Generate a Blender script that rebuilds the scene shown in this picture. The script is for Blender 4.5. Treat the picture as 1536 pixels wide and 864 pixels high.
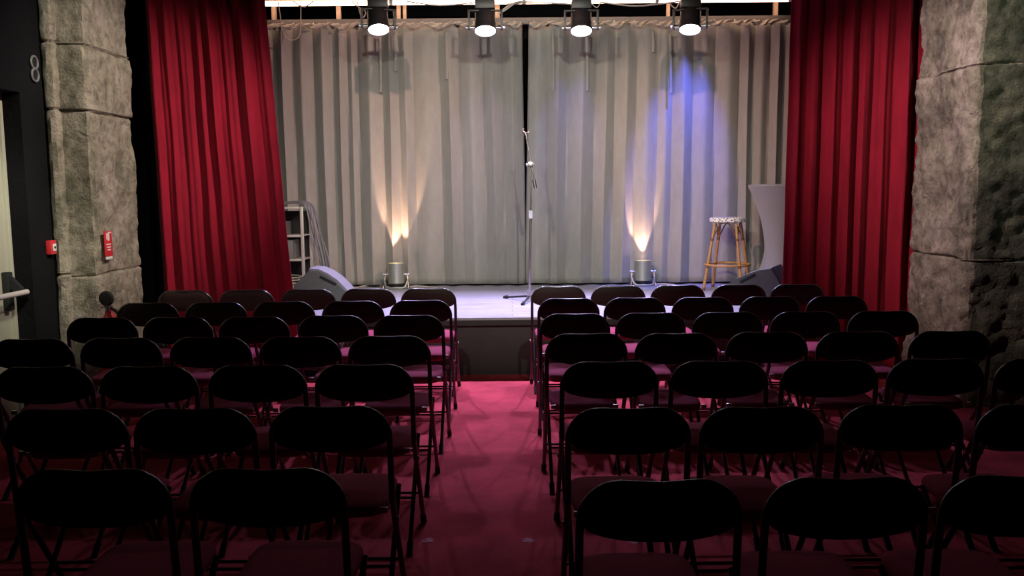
import bpy, bmesh, math, random
from mathutils import Vector, Matrix, noise
PI = math.pi
random.seed(7)
for o in list(bpy.data.objects): bpy.data.objects.remove(o)
SC = bpy.context.scene
COL = SC.collection

# ------------------------------------------------------------------ camera
F = 1300.0
CAMH = 1.57
PITCH = math.radians(6.35)
ROLL = math.radians(0.5)
YAW = math.radians(-0.0)
cam_d = bpy.data.cameras.new('camera')
cam = bpy.data.objects.new('camera', cam_d); COL.objects.link(cam)
cam_d.sensor_width = 36.0; cam_d.lens = F / 1536 * 36.0
cam_d.clip_start = 0.05
RM = Matrix.Rotation(YAW, 3, 'Z') @ Matrix.Rotation(PI/2 - PITCH, 3, 'X') @ Matrix.Rotation(-ROLL, 3, 'Z')
M4 = RM.to_4x4(); M4.translation = Vector((0, 0, CAMH))
cam.matrix_world = M4
SC.camera = cam

# ------------------------------------------------------------------ colour, world
SC.view_settings.view_transform = 'Standard'
SC.view_settings.look = 'None'
SC.view_settings.gamma = 1.0
SC.view_settings.use_curve_mapping = False
SC.view_settings.exposure = 0.0
W = bpy.data.worlds.new('world'); SC.world = W; W.use_nodes = True
W.node_tree.nodes['Background'].inputs[0].default_value = (0.02, 0.02, 0.025, 1)
W.node_tree.nodes['Background'].inputs[1].default_value = 0.2

# ------------------------------------------------------------------ front lamps over the audience, then added unseen lights
def spot(name, loc, target, power, color, angle, blend=0.4, radius=0.03):
    d = bpy.data.lights.new(name, 'SPOT'); d.energy = power; d.color = color
    d.spot_size = math.radians(angle); d.spot_blend = blend; d.shadow_soft_size = radius
    o = bpy.data.objects.new(name, d); COL.objects.link(o)
    o.location = loc
    o.rotation_euler = (Vector(target) - Vector(loc)).to_track_quat('-Z', 'Y').to_euler()
    return o
WARM = (1.0, 0.86, 0.68)
spot('front_spot', (0.62, 3.2, 3.45), (0.15, 9.7, 1.55), 480, (0.93, 1.0, 0.84), 54, 0.85, 0.02)
spot('front_spot', (-0.68, 3.2, 3.45), (-0.15, 9.7, 1.55), 430, (0.97, 0.98, 0.84), 54, 0.85, 0.02)
spot('front_spot', (-2.0, 3.2, 3.7), (0.9, 9.7, 1.5), 180, (1.0, 0.86, 0.74), 46, 0.8, 0.02)
spot('added_edge_light', (1.9, 6.3, 3.9), (-2.3, 9.8, 1.7), 480, (1.0, 0.56, 0.44), 46, 0.9, 0.03)  # unseen side lights added to tint the grey curtain's edges pink
spot('added_edge_light', (-1.6, 6.3, 3.9), (2.8, 9.8, 1.6), 520, (1.0, 0.56, 0.42), 42, 0.9, 0.03)
spot('added_curtain_light', (-0.2, 3.0, 3.4), (-2.1, 7.3, 1.3), 140, (1.0, 0.80, 0.80), 32, 0.9, 0.05)  # added lights with no visible source, to brighten the red curtains
spot('added_curtain_light', (-0.2, 5.0, 3.6), (2.3, 7.2, 2.4), 26, (1.0, 0.75, 0.95), 40, 0.9, 0.03)
spot('added_pillar_light', (-2.4, 3.4, 3.9), (-3.15, 6.3, 2.4), 62, (0.86, 1.0, 0.72), 44, 0.9, 0.1)  # pillar lights are unseen additions that brighten the stone faces
spot('added_pillar_light', (0.2, 5.2, 3.9), (-3.0, 6.6, 1.9), 680, (1.0, 0.86, 0.74), 42, 0.9, 0.06)
spot('added_pillar_light', (0.4, 5.0, 3.9), (3.25, 6.5, 1.9), 540, (1.0, 0.80, 0.74), 44, 0.9, 0.06)
spot('added_pillar_light', (2.6, 3.2, 3.9), (3.75, 6.1, 2.6), 170, (0.90, 1.0, 0.74), 46, 0.9, 0.1)
spot('added_blue_spill', (2.10, 9.2, 4.15), (1.90, 9.85, 1.7), 640, (0.10, 0.13, 1.0), 34, 0.8, 0.02)  # added: stand in for the stage lamps' blue spill on the curtain
spot('added_blue_spill', (0.8, 8.85, 4.0), (0.66, 9.8, 2.3), 95, (0.25, 0.23, 1.0), 26, 0.9, 0.02)
spot('added_blue_spill', (-0.2, 8.85, 4.0), (-0.35, 9.8, 2.2), 30, (0.30, 0.26, 1.0), 26, 0.9, 0.02)
spot('added_violet_fill', (-1.5, 8.7, 4.0), (-1.4, 8.9, 0.5), 55, (0.42, 0.34, 1.0), 44, 0.9, 0.05)  # unseen lights added to turn the stage boards violet
spot('added_violet_fill', (1.5, 8.7, 4.0), (1.4, 8.9, 0.5), 55, (0.42, 0.34, 1.0), 44, 0.9, 0.05)
spot('added_violet_fill', (0.0, 8.7, 4.0), (0.0, 8.9, 0.5), 40, (0.42, 0.34, 1.0), 44, 0.9, 0.05)
spot('added_door_light', (-1.6, 3.6, 3.0), (-3.45, 5.8, 1.2), 260, (0.98, 1.0, 0.8), 26, 0.8, 0.1)  # unseen light added to lift the dark door leaf
spot('added_rim_light', (0.0, 5.2, 4.1), (0.0, 2.2, 0.8), 11, (1.0, 0.90, 0.92), 100, 0.6, 0.04)  # unseen light added for rim highlights on the nearest chairs

# ------------------------------------------------------------------ pixel rays
def ray(px, py):
    return RM @ Vector(((px - 768) / F, -(py - 432) / F, -1.0))
def at_y(px, py, Y):
    d = ray(px, py); t = Y / d.y
    return Vector((d.x * t, Y, CAMH + d.z * t))
def at_h(px, py, h):
    d = ray(px, py); t = (h - CAMH) / d.z
    return Vector((d.x * t, d.y * t, h))
STAGE_H = 0.50

# ------------------------------------------------------------------ materials
def mat(name, color, rough=0.6, metal=0.0, var=0.0, vscale=8.0, color2=None, bump=0.0, bscale=40.0,
        emit=None, estr=0.0, spec=0.5, sheen=0.0, stretch=(1, 1, 1), detail=6.0, obj_coords=True):
    m = bpy.data.materials.new(name); m.use_nodes = True
    nt = m.node_tree; b = nt.nodes['Principled BSDF']
    b.inputs['Base Color'].default_value = (*color, 1)
    b.inputs['Roughness'].default_value = rough
    b.inputs['Metallic'].default_value = metal
    b.inputs['Specular IOR Level'].default_value = spec
    if sheen: b.inputs['Sheen Weight'].default_value = sheen
    tc = nt.nodes.new('ShaderNodeTexCoord'); mp = nt.nodes.new('ShaderNodeMapping')
    nt.links.new(tc.outputs['Object'], mp.inputs[0])
    mp.inputs['Scale'].default_value = stretch
    if var > 0 or color2:
        n = nt.nodes.new('ShaderNodeTexNoise'); n.inputs['Scale'].default_value = vscale
        n.inputs['Detail'].default_value = detail; n.inputs['Roughness'].default_value = 0.65
        nt.links.new(mp.outputs[0], n.inputs['Vector'])
        r = nt.nodes.new('ShaderNodeValToRGB')
        c2 = color2 if color2 else tuple(max(0, c * (1 - var)) for c in color)
        r.color_ramp.elements[0].position = 0.35; r.color_ramp.elements[1].position = 0.65
        r.color_ramp.elements[0].color = (*c2, 1); r.color_ramp.elements[1].color = (*color, 1)
        nt.links.new(n.outputs['Fac'], r.inputs[0]); nt.links.new(r.outputs[0], b.inputs['Base Color'])
    if bump > 0:
        n2 = nt.nodes.new('ShaderNodeTexNoise'); n2.inputs['Scale'].default_value = bscale
        n2.inputs['Detail'].default_value = 8
        nt.links.new(mp.outputs[0], n2.inputs['Vector'])
        bp = nt.nodes.new('ShaderNodeBump'); bp.inputs['Strength'].default_value = bump
        bp.inputs['Distance'].default_value = 0.02
        nt.links.new(n2.outputs['Fac'], bp.inputs['Height']); nt.links.new(bp.outputs[0], b.inputs['Normal'])
    if emit:
        b.inputs['Emission Color'].default_value = (*emit, 1); b.inputs['Emission Strength'].default_value = estr
    return m

def stone_mat(name, base, dark, light):
    m = bpy.data.materials.new(name); m.use_nodes = True
    nt = m.node_tree; b = nt.nodes['Principled BSDF']; b.inputs['Roughness'].default_value = 0.92
    tc = nt.nodes.new('ShaderNodeTexCoord')
    def nz(scale, det, rough=0.6):
        n = nt.nodes.new('ShaderNodeTexNoise'); n.inputs['Scale'].default_value = scale
        n.inputs['Detail'].default_value = det; n.inputs['Roughness'].default_value = rough
        nt.links.new(tc.outputs['Object'], n.inputs['Vector']); return n
    n1 = nz(2.2, 8, 0.7); n2 = nz(14, 8, 0.7); n3 = nz(60, 6)
    r1 = nt.nodes.new('ShaderNodeValToRGB')
    r1.color_ramp.elements[0].position = 0.36; r1.color_ramp.elements[0].color = (*dark, 1)
    r1.color_ramp.elements[1].position = 0.64; r1.color_ramp.elements[1].color = (*light, 1)
    e = r1.color_ramp.elements.new(0.5); e.color = (*base, 1)
    nt.links.new(n1.outputs['Fac'], r1.inputs[0])
    r2 = nt.nodes.new('ShaderNodeValToRGB')
    r2.color_ramp.elements[0].position = 0.34; r2.color_ramp.elements[0].color = (0.30, 0.27, 0.25, 1)
    r2.color_ramp.elements[1].position = 0.56; r2.color_ramp.elements[1].color = (1, 1, 1, 1)
    nt.links.new(n2.outputs['Fac'], r2.inputs[0])
    mx = nt.nodes.new('ShaderNodeMixRGB'); mx.blend_type = 'MULTIPLY'; mx.inputs[0].default_value = 0.75
    nt.links.new(r1.outputs[0], mx.inputs[1]); nt.links.new(r2.outputs[0], mx.inputs[2])
    nt.links.new(mx.outputs[0], b.inputs['Base Color'])
    wr_ = nt.nodes.new('ShaderNodeMixRGB'); wr_.blend_type = 'ADD'; wr_.inputs[0].default_value = 0.35
    nt.links.new(tc.outputs['Object'], wr_.inputs[1]); nt.links.new(n1.outputs['Color'], wr_.inputs[2])
    vo = nt.nodes.new('ShaderNodeTexVoronoi'); vo.feature = 'DISTANCE_TO_EDGE'; vo.inputs['Scale'].default_value = 1.7
    nt.links.new(wr_.outputs[0], vo.inputs['Vector'])
    rv = nt.nodes.new('ShaderNodeValToRGB'); rv.color_ramp.elements[0].color = (0.72, 0.72, 0.72, 1); rv.color_ramp.elements[1].position = 0.05
    nt.links.new(vo.outputs['Distance'], rv.inputs[0])
    ad0 = nt.nodes.new('ShaderNodeMath'); ad0.operation = 'ADD'
    nt.links.new(rv.outputs[0], ad0.inputs[0])
    ad = nt.nodes.new('ShaderNodeMath'); ad.operation = 'ADD'
    ml = nt.nodes.new('ShaderNodeMath'); ml.operation = 'MULTIPLY'; ml.inputs[1].default_value = 0.35
    nt.links.new(n3.outputs['Fac'], ml.inputs[0])
    nt.links.new(n2.outputs['Fac'], ad0.inputs[1]); nt.links.new(ad0.outputs[0], ad.inputs[0]); nt.links.new(ml.outputs[0], ad.inputs[1])
    bp = nt.nodes.new('ShaderNodeBump'); bp.inputs['Strength'].default_value = 0.9; bp.inputs['Distance'].default_value = 0.03
    nt.links.new(ad.outputs[0], bp.inputs['Height']); nt.links.new(bp.outputs[0], b.inputs['Normal'])
    return m

def plank_mat(name, c1, c2, rough=0.45):
    m = bpy.data.materials.new(name); m.use_nodes = True
    nt = m.node_tree; b = nt.nodes['Principled BSDF']; b.inputs['Roughness'].default_value = rough
    tc = nt.nodes.new('ShaderNodeTexCoord')
    br = nt.nodes.new('ShaderNodeTexBrick')
    br.inputs['Scale'].default_value = 1.0; br.inputs['Brick Width'].default_value = 1.3; br.inputs['Row Height'].default_value = 0.14
    br.inputs['Mortar Size'].default_value = 0.003
    br.inputs['Color1'].default_value = (*c1, 1); br.inputs['Color2'].default_value = (*c2, 1)
    br.inputs['Mortar'].default_value = (c2[0]*.4, c2[1]*.4, c2[2]*.4, 1)
    nt.links.new(tc.outputs['Object'], br.inputs['Vector'])
    mp = nt.nodes.new('ShaderNodeMapping'); mp.inputs['Scale'].default_value = (2, 26, 1)
    nt.links.new(tc.outputs['Object'], mp.inputs[0])
    n = nt.nodes.new('ShaderNodeTexNoise'); n.inputs['Scale'].default_value = 2; n.inputs['Detail'].default_value = 8
    nt.links.new(mp.outputs[0], n.inputs['Vector'])
    r = nt.nodes.new('ShaderNodeValToRGB'); r.color_ramp.elements[0].position = .3; r.color_ramp.elements[0].color = (.65, .65, .65, 1)
    r.color_ramp.elements[1].position = .7
    nt.links.new(n.outputs['Fac'], r.inputs[0])
    mx = nt.nodes.new('ShaderNodeMixRGB'); mx.blend_type = 'MULTIPLY'; mx.inputs[0].default_value = 1
    nt.links.new(br.outputs['Color'], mx.inputs[1]); nt.links.new(r.outputs[0], mx.inputs[2])
    nt.links.new(mx.outputs[0], b.inputs['Base Color'])
    return m

def weave_mat(name):
    m = bpy.data.materials.new(name); m.use_nodes = True
    nt = m.node_tree; b = nt.nodes['Principled BSDF']; b.inputs['Roughness'].default_value = 0.5
    tc = nt.nodes.new('ShaderNodeTexCoord')
    ck = nt.nodes.new('ShaderNodeTexVoronoi'); ck.inputs['Scale'].default_value = 48
    nt.links.new(tc.outputs['Object'], ck.inputs['Vector'])
    r = nt.nodes.new('ShaderNodeValToRGB'); r.color_ramp.interpolation = 'CONSTANT'
    r.color_ramp.elements[0].color = (0.05, 0.04, 0.04, 1); r.color_ramp.elements[1].position = 0.36
    r.color_ramp.elements[1].color = (0.85, 0.84, 0.80, 1)
    nt.links.new(ck.outputs['Distance'], r.inputs[0]); nt.links.new(r.outputs[0], b.inputs['Base Color'])
    return m

M = {}
M['carpet'] = mat('red_carpet', (0.56, 0.066, 0.085), 0.95, var=0.35, vscale=2.4, bump=0.5, bscale=260, spec=0.1)
M['frame'] = mat('black_enamel_tube', (0.030, 0.022, 0.020), 0.27, spec=1.0)
M['vinyl'] = mat('black_vinyl', (0.045, 0.026, 0.024), 0.62, bump=0.15, bscale=300, spec=0.25)
M['seat'] = mat('burgundy_seat_cloth', (0.40, 0.055, 0.11), 0.9, var=0.2, vscale=120, bump=0.3, bscale=400, spec=0.15)
M['steel'] = mat('bare_steel', (0.55, 0.53, 0.5), 0.3, 1.0, var=0.2)
M['chrome'] = mat('brushed_aluminium', (0.55, 0.58, 0.47), 0.35, 0.75, var=0.15, vscale=6, stretch=(20, 20, 1))
M['black'] = mat('matt_black_paint', (0.012, 0.012, 0.013), 0.7, var=0.3, vscale=3, bump=0.1)
M['blackwall'] = mat('black_plaster', (0.007, 0.007, 0.009), 0.9, var=0.4, vscale=2, bump=0.3, bscale=25, spec=0.15)
M['rubber'] = mat('black_rubber', (0.012, 0.011, 0.011), 0.8, var=0.2)
M['stone'] = stone_mat('pale_stone', (0.34, 0.30, 0.23), (0.20, 0.19, 0.14), (0.44, 0.38, 0.32))
M['stone2'] = stone_mat('weathered_stone', (0.32, 0.27, 0.22), (0.15, 0.13, 0.11), (0.46, 0.38, 0.34))
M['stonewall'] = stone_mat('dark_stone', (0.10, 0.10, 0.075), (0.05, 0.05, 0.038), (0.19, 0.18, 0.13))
M['grey'] = mat('grey_curtain_cloth', (0.37, 0.35, 0.32), 0.9, var=0.12, vscale=5, bump=0.25, bscale=350, sheen=0.2, spec=0.15, stretch=(3, 3, 1))
M['greytape'] = mat('grey_heading_tape', (0.50, 0.45, 0.41), 0.85, var=0.25, vscale=12, bump=0.4, bscale=60, spec=0.15)
M['red'] = mat('red_velvet', (0.30, 0.008, 0.027), 0.8, var=0.25, vscale=3, bump=0.15, bscale=300, sheen=0.05, spec=0.15, stretch=(4, 4, 1))
M['stagefloor'] = plank_mat('grey_stage_boards', (0.40, 0.39, 0.42), (0.33, 0.32, 0.36), 0.5)
M['stageface'] = mat('dark_grey_stage_front', (0.048, 0.042, 0.044), 0.8, var=0.2, vscale=4, bump=0.1)
M['timber'] = mat('pale_pine', (0.72, 0.52, 0.38), 0.7, var=0.2, vscale=5, stretch=(6, 6, 1))
M['rail'] = mat('grey_painted_rail', (0.17, 0.16, 0.16), 0.6, var=0.15)
M['rattan'] = mat('honey_rattan', (0.58, 0.31, 0.11), 0.4, var=0.35, vscale=14, stretch=(1, 1, 6))
M['bind'] = mat('dark_rattan_binding', (0.20, 0.09, 0.045), 0.5, var=0.3)
M['weave'] = weave_mat('black_and_white_weave')
M['spandex'] = mat('grey_stretch_cloth', (0.26, 0.26, 0.25), 0.8, var=0.06, vscale=3, sheen=0.2, spec=0.2)
M['wedge'] = mat('grey_textured_cabinet', (0.125, 0.14, 0.115), 0.7, var=0.15, vscale=30, bump=0.3, bscale=200)
M['grille'] = mat('pale_grille', (0.30, 0.30, 0.33), 0.5, 0.3, var=0.2, vscale=150, bump=0.4, bscale=300)
M['darkgrille'] = mat('dark_grille', (0.05, 0.045, 0.05), 0.6, 0.3, var=0.2, vscale=150, bump=0.4, bscale=300)
M['alu'] = mat('pale_aluminium_frame', (0.70, 0.68, 0.60), 0.4, 0.4, var=0.1)
M['gearbox'] = mat('grey_equipment_shell', (0.22, 0.22, 0.22), 0.5, 0.2, var=0.2)
M['cable'] = mat('grey_cable', (0.16, 0.15, 0.18), 0.5, var=0.2)
M['palecable'] = mat('pale_cable', (0.62, 0.55, 0.48), 0.5, var=0.15)
M['door'] = mat('cream_painted_door', (0.46, 0.45, 0.36), 0.5, var=0.1, vscale=4)
M['bar'] = mat('pale_push_bar', (0.62, 0.55, 0.56), 0.35, var=0.05)
M['redsign'] = mat('red_sign_enamel', (0.62, 0.03, 0.04), 0.4, var=0.1)
M['white'] = mat('white_print', (0.72, 0.72, 0.70), 0.5, var=0.05)
M['lens'] = mat('lit_lamp_lens', (0.9, 0.9, 1), 0.3, emit=(0.90, 0.84, 1.0), estr=60.0)
M['warmlens'] = mat('lit_warm_lens', (1, 0.8, 0.6), 0.3, emit=(1.0, 0.66, 0.38), estr=5.0)
M['tube'] = mat('added_warm_tube', (1, 0.9, 0.8), 0.4, emit=(1.0, 0.66, 0.46), estr=9.0)  # glow of the added tubes that brighten the beam
M['can'] = mat('black_lamp_housing', (0.014, 0.013, 0.016), 0.45, 0.1, var=0.2)
M['scuff'] = mat('pale_tape', (0.50, 0.12, 0.14), 0.8, var=0.5, vscale=40)

# ------------------------------------------------------------------ helpers
def link(name, bm, material, parent=None, smooth=True, mods=None):
    me = bpy.data.meshes.new(name); bmesh.ops.recalc_face_normals(bm, faces=bm.faces[:]); bm.to_mesh(me); bm.free()
    if smooth:
        for p in me.polygons: p.use_smooth = True
        try: me.set_sharp_from_angle(angle=math.radians(38))
        except Exception: pass
    me.materials.append(material)
    o = bpy.data.objects.new(name, me); COL.objects.link(o)
    if parent: o.parent = parent
    return o
def tag(o, label=None, cat=None, group=None, kind=None):
    if label: o['label'] = label
    if cat: o['category'] = cat
    if group: o['group'] = group
    if kind: o['kind'] = kind
    return o
def thing(name, loc, label, cat, group=None, rz=0.0):
    o = bpy.data.objects.new(name, None); COL.objects.link(o); o.empty_display_size = 0.1
    o.location = loc; o.rotation_euler = (0, 0, rz)
    return tag(o, label, cat, group)
def box(bm, c, s, bevel=0.0, rot=None, seg=2):
    r = bmesh.ops.create_cube(bm, size=1.0); vs = r['verts']
    mtx = Matrix.Translation(Vector(c)) @ (rot.to_4x4() if rot else Matrix.Identity(4)) @ Matrix.Diagonal((*s, 1))
    bmesh.ops.transform(bm, matrix=mtx, verts=vs)
    if bevel > 0:
        es = set(e for v in vs for e in v.link_edges)
        bmesh.ops.bevel(bm, geom=list(es), offset=bevel, segments=seg, affect='EDGES', profile=0.6)
    return bm
def smooth_path(pts, n=6):
    pts = [Vector(p) for p in pts]; out = []
    for i in range(len(pts) - 1):
        p0 = pts[max(i-1, 0)]; p1 = pts[i]; p2 = pts[i+1]; p3 = pts[min(i+2, len(pts)-1)]
        for k in range(n):
            t = k / n
            out.append(0.5 * ((2*p1) + (-p0+p2)*t + (2*p0-5*p1+4*p2-p3)*t*t + (-p0+3*p1-3*p2+p3)*t**3))
    out.append(pts[-1]); return out
def tube(bm, pts, r, seg=10, closed=False, fixed=None):
    if fixed is not None: closed = False
    pts = [Vector(p) for p in pts]; n = len(pts)
    rs = r if isinstance(r, (list, tuple)) else [r]*n
    rings = []; up = None
    for i, p in enumerate(pts):
        if fixed is not None: d = Vector(fixed)
        elif closed: d = pts[(i+1) % n] - pts[i-1]
        else: d = pts[min(i+1, n-1)] - pts[max(i-1, 0)]
        d.normalize()
        if up is None:
            up = Vector((0, 0, 1)) if abs(d.z) < 0.9 else Vector((1, 0, 0))
        a = (up - d*up.dot(d)).normalized(); up = a; b = d.cross(a)
        rings.append([bm.verts.new(p + rs[i]*(a*math.cos(2*PI*k/seg) + b*math.sin(2*PI*k/seg))) for k in range(seg)])
    m = n if closed else n-1
    for i in range(m):
        A = rings[i]; B = rings[(i+1) % n]
        for k in range(seg):
            bm.faces.new((A[k], A[(k+1) % seg], B[(k+1) % seg], B[k]))
    if not closed:
        bm.faces.new(rings[0][::-1]); bm.faces.new(rings[-1])
    return bm
def cyl(bm, p, q, r, seg=20, r2=None):
    return tube(bm, [p, q], [r, r if r2 is None else r2], seg)
def lathe(bm, prof, seg=32, c=(0, 0, 0), lobe=None):
    c = Vector(c); rings = []
    for (r, z) in prof:
        rings.append([bm.verts.new(c + Vector((r*math.cos(2*PI*k/seg)*(lobe(k/seg, z) if lobe else 1),
                                               r*math.sin(2*PI*k/seg)*(lobe(k/seg, z) if lobe else 1), z))) for k in range(seg)])
    for A, B in zip(rings, rings[1:]):
        for k in range(seg): bm.faces.new((A[k], A[(k+1) % seg], B[(k+1) % seg], B[k]))
    bm.faces.new(rings[0][::-1]); bm.faces.new(rings[-1])
    return bm
def prism(bm, poly, y0, y1, bevel=0.0):
    """poly in (x, z), extruded along y"""
    A = [bm.verts.new((x, y0, z)) for x, z in poly]; B = [bm.verts.new((x, y1, z)) for x, z in poly]
    n = len(poly); fs = [bm.faces.new(A), bm.faces.new(B[::-1])]
    for i in range(n): fs.append(bm.faces.new((A[i], B[i], B[(i+1) % n], A[(i+1) % n])))
    if bevel: bmesh.ops.bevel(bm, geom=fs[0].edges[:] + fs[1].edges[:], offset=bevel, segments=2, affect='EDGES')
    return bm
def B(): return bmesh.new()

# ================================================================== STRUCTURE
def struct(name, bm, m, smooth=False):
    o = link(name, bm, m, None, smooth); o['kind'] = 'structure'; return o
SF = 7.33       # plane of the stage's front edge
XL, XR = -3.29, 4.30
struct('floor', box(B(), (0.45, 4.4, -0.05), (8.6, 14.0, 0.1)), M['carpet'])
struct('ceiling', box(B(), (0.45, 4.4, 4.25), (8.6, 14.0, 0.1)), M['blackwall'])
struct('wall_rear', box(B(), (0.45, -2.55, 2.1), (8.6, 0.1, 4.4)), M['blackwall'])
struct('wall_back', box(B(), (0.45, 11.35, 2.1), (8.6, 0.1, 4.4)), M['blackwall'])
struct('wall_right', box(B(), (XR+0.05, 4.4, 2.1), (0.1, 14.0, 4.4)), M['blackwall'])
# left wall with the recessed exit door
DY0, DY1, DH = 4.9, 5.92, 2.26
bm = B()
box(bm, (XL-0.125, 1.2, 2.1), (0.25, 7.6, 4.4))
box(bm, (XL-0.125, (DY1+11.3)/2, 2.1), (0.25, 11.3-DY1, 4.4))
box(bm, (XL-0.125, (DY0+DY1)/2, (DH+4.3)/2), (0.25, DY1-DY0, 4.3-DH))
struct('wall_left', bm, M['blackwall'])
# stage
struct('stage_floor', box(B(), (0.2, (SF+11.2)/2, STAGE_H-0.01), (7.0, 11.2-SF, 0.02)), M['stagefloor'])
bm = B(); box(bm, (0.2, SF+0.06, (STAGE_H-0.04)/2), (7.0, 0.06, STAGE_H-0.04)); struct('stage_front', bm, M['stageface'])
bm = B(); box(bm, (0.2, SF+0.030, STAGE_H-0.045), (7.0, 0.056, 0.05), 0.004); struct('trim_1', bm, mat('stage_nosing', (0.022, 0.021, 0.022), 0.6, var=0.2))
# black masking flats either side of the opening
struct('wall_wing_left', box(B(), (-3.12, 7.62, 2.1), (0.75, 0.05, 4.2)), M['blackwall'])
struct('wall_wing_right', box(B(), (3.75, 7.62, 2.1), (1.1, 0.05, 4.2)), M['blackwall'])

# ------------------------------------------------------------------ stone
def rock(name, x0, x1, y0, y1, z1, joints, m, seed, amp=0.018, step=0.035, chips=(), setbacks=None):
    xs = [x0 + (x1-x0)*i/max(2, round((x1-x0)/step)) for i in range(max(2, round((x1-x0)/step))+1)]
    ys = [y0 + (y1-y0)*i/max(2, round((y1-y0)/step)) for i in range(max(2, round((y1-y0)/step))+1)]
    zs = [z1*i/round(z1/step) for i in range(round(z1/step)+1)]
    for j in joints: zs += [j-0.02, j-0.01, j, j+0.01, j+0.02]
    zs = sorted(set(round(z, 4) for z in zs))
    bm = B()
    per = [(x, y0) for x in xs[:-1]] + [(x1, y) for y in ys[:-1]] + [(x, y1) for x in xs[:0:-1]] + [(x0, y) for y in ys[:0:-1]]
    cx, cy = (x0+x1)/2, (y0+y1)/2
    off = Vector((seed*7.3, seed*3.1, seed))
    rings = []
    for z in zs:
        course = sum(1 for j in joints if z > j)
        sb = (setbacks[course] if setbacks else 0.0)
        ring = []
        for (x, y) in per:
            nx = (-1 if x == x0 else (1 if x == x1 else 0)); ny = (-1 if y == y0 else (1 if y == y1 else 0))
            nrm = Vector((nx, ny, 0)).normalized()
            p = Vector((x, y, z))
            jz = sum(math.exp(-((z - j - 0.03*noise.noise(Vector((x*2, y*2, j))+off))/0.008)**2) for j in joints)
            f = noise.fractal(p*3.0+off, 1.0, 2.0, 4)
            g = noise.fractal(p*12.0+off, 1.0, 2.0, 3)
            corner = -0.03 if nx and ny else 0
            cor = corner*(0.4+0.9*abs(noise.noise(Vector((course*3.3, z*4, seed)))))
            d = amp*(1.0*f + 0.6*g) - 0.024*jz + sb + cor
            for (cz, cyy, rr, dep) in chips:
                q = math.hypot((z-cz), (y-cyy)) / rr
                if q < 1: d -= dep*(1-q*q)
            ring.append(bm.verts.new(p + nrm*d))
        rings.append(ring)
    n = len(per)
    for A, C in zip(rings, rings[1:]):
        for k in range(n): bm.faces.new((A[k], A[(k+1) % n], C[(k+1) % n], C[k]))
    bm.faces.new(rings[0][::-1]); bm.faces.new(rings[-1])
    return bm
bm = rock('p', -3.25, -3.0, 6.28, 7.0, 4.2, [0.99, 2.17, 2.64, 3.3], M['stone'], 1, step=0.024,
          setbacks=[0.012, 0.0, 0.008, -0.012, -0.014], chips=[(1.75, 6.75, .16, .02), (1.42, 6.7, .1, .02), (2.02, 6.9, .12, .025), (1.2, 6.9, .08, .02)])
bm2 = rock('p', -3.285, -3.20, 6.20, 6.32, 4.2, [0.99, 2.17, 2.64, 3.3], M['stone'], 2, amp=0.006)
me_t = bpy.data.meshes.new('t'); bm2.to_mesh(me_t); bm2.free(); bm.from_mesh(me_t)
o = struct('wall_pier_left', bm, M['stone'], True)
bm = rock('p', 3.21, 4.25, 6.1, 6.98, 4.2, [1.06, 2.42, 3.35], M['stone2'], 5, amp=0.032, step=0.026,
          setbacks=[0.012, 0.0, -0.012, 0.0], chips=[(1.95, 6.5, .25, .03), (1.6, 6.6, .2, .03), (2.9, 6.4, .2, .025), (0.75, 6.5, .2, .03)])
o = struct('wall_pier_right', bm, M['stone2'], True)
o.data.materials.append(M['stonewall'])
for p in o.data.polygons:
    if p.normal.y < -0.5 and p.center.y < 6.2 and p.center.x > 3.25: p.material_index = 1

# ------------------------------------------------------------------ door in the left wall
dr = bpy.data.objects.new('door_1', None); COL.objects.link(dr); dr['kind'] = 'structure'
dr['label'] = 'cream fire exit door recessed in the black left wall'
dr.location = (XL-0.16, DY1, 0)
DX = -0.0
link('door_leaf', box(B(), (0, -0.50, DH/2-0.01), (0.045, 0.93, DH-0.03), 0.004), M['door'], dr)
bm = B(); box(bm, (0.005, -0.020, DH/2), (0.075, 0.035, DH-0.01), 0.004); box(bm, (0.005, -0.99, DH/2), (0.075, 0.035, DH-0.01), 0.004)
box(bm, (0.005, -0.5, DH-0.02), (0.07, 1.0, 0.035), 0.004); link('door_frame', bm, M['door'], dr)
link('lock_case', box(B(), (0.045, -0.10, 0.93), (0.05, 0.055, 0.26), 0.008), M['black'], dr)
bm = B(); prism(bm, [(0.03, 1.05), (0.06, 1.05), (0.15, 0.95), (0.15, 0.90), (0.11, 0.90), (0.06, 0.97), (0.03, 0.97)], -0.12, -0.085, 0.003)
link('bar_arm', bm, M['black'], dr)
bm = B(); tube(bm, [(0.15, -0.86, 0.92), (0.15, -0.06, 0.92)], 0.019, 14); link('push_bar', bm, M['bar'], dr)

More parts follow.
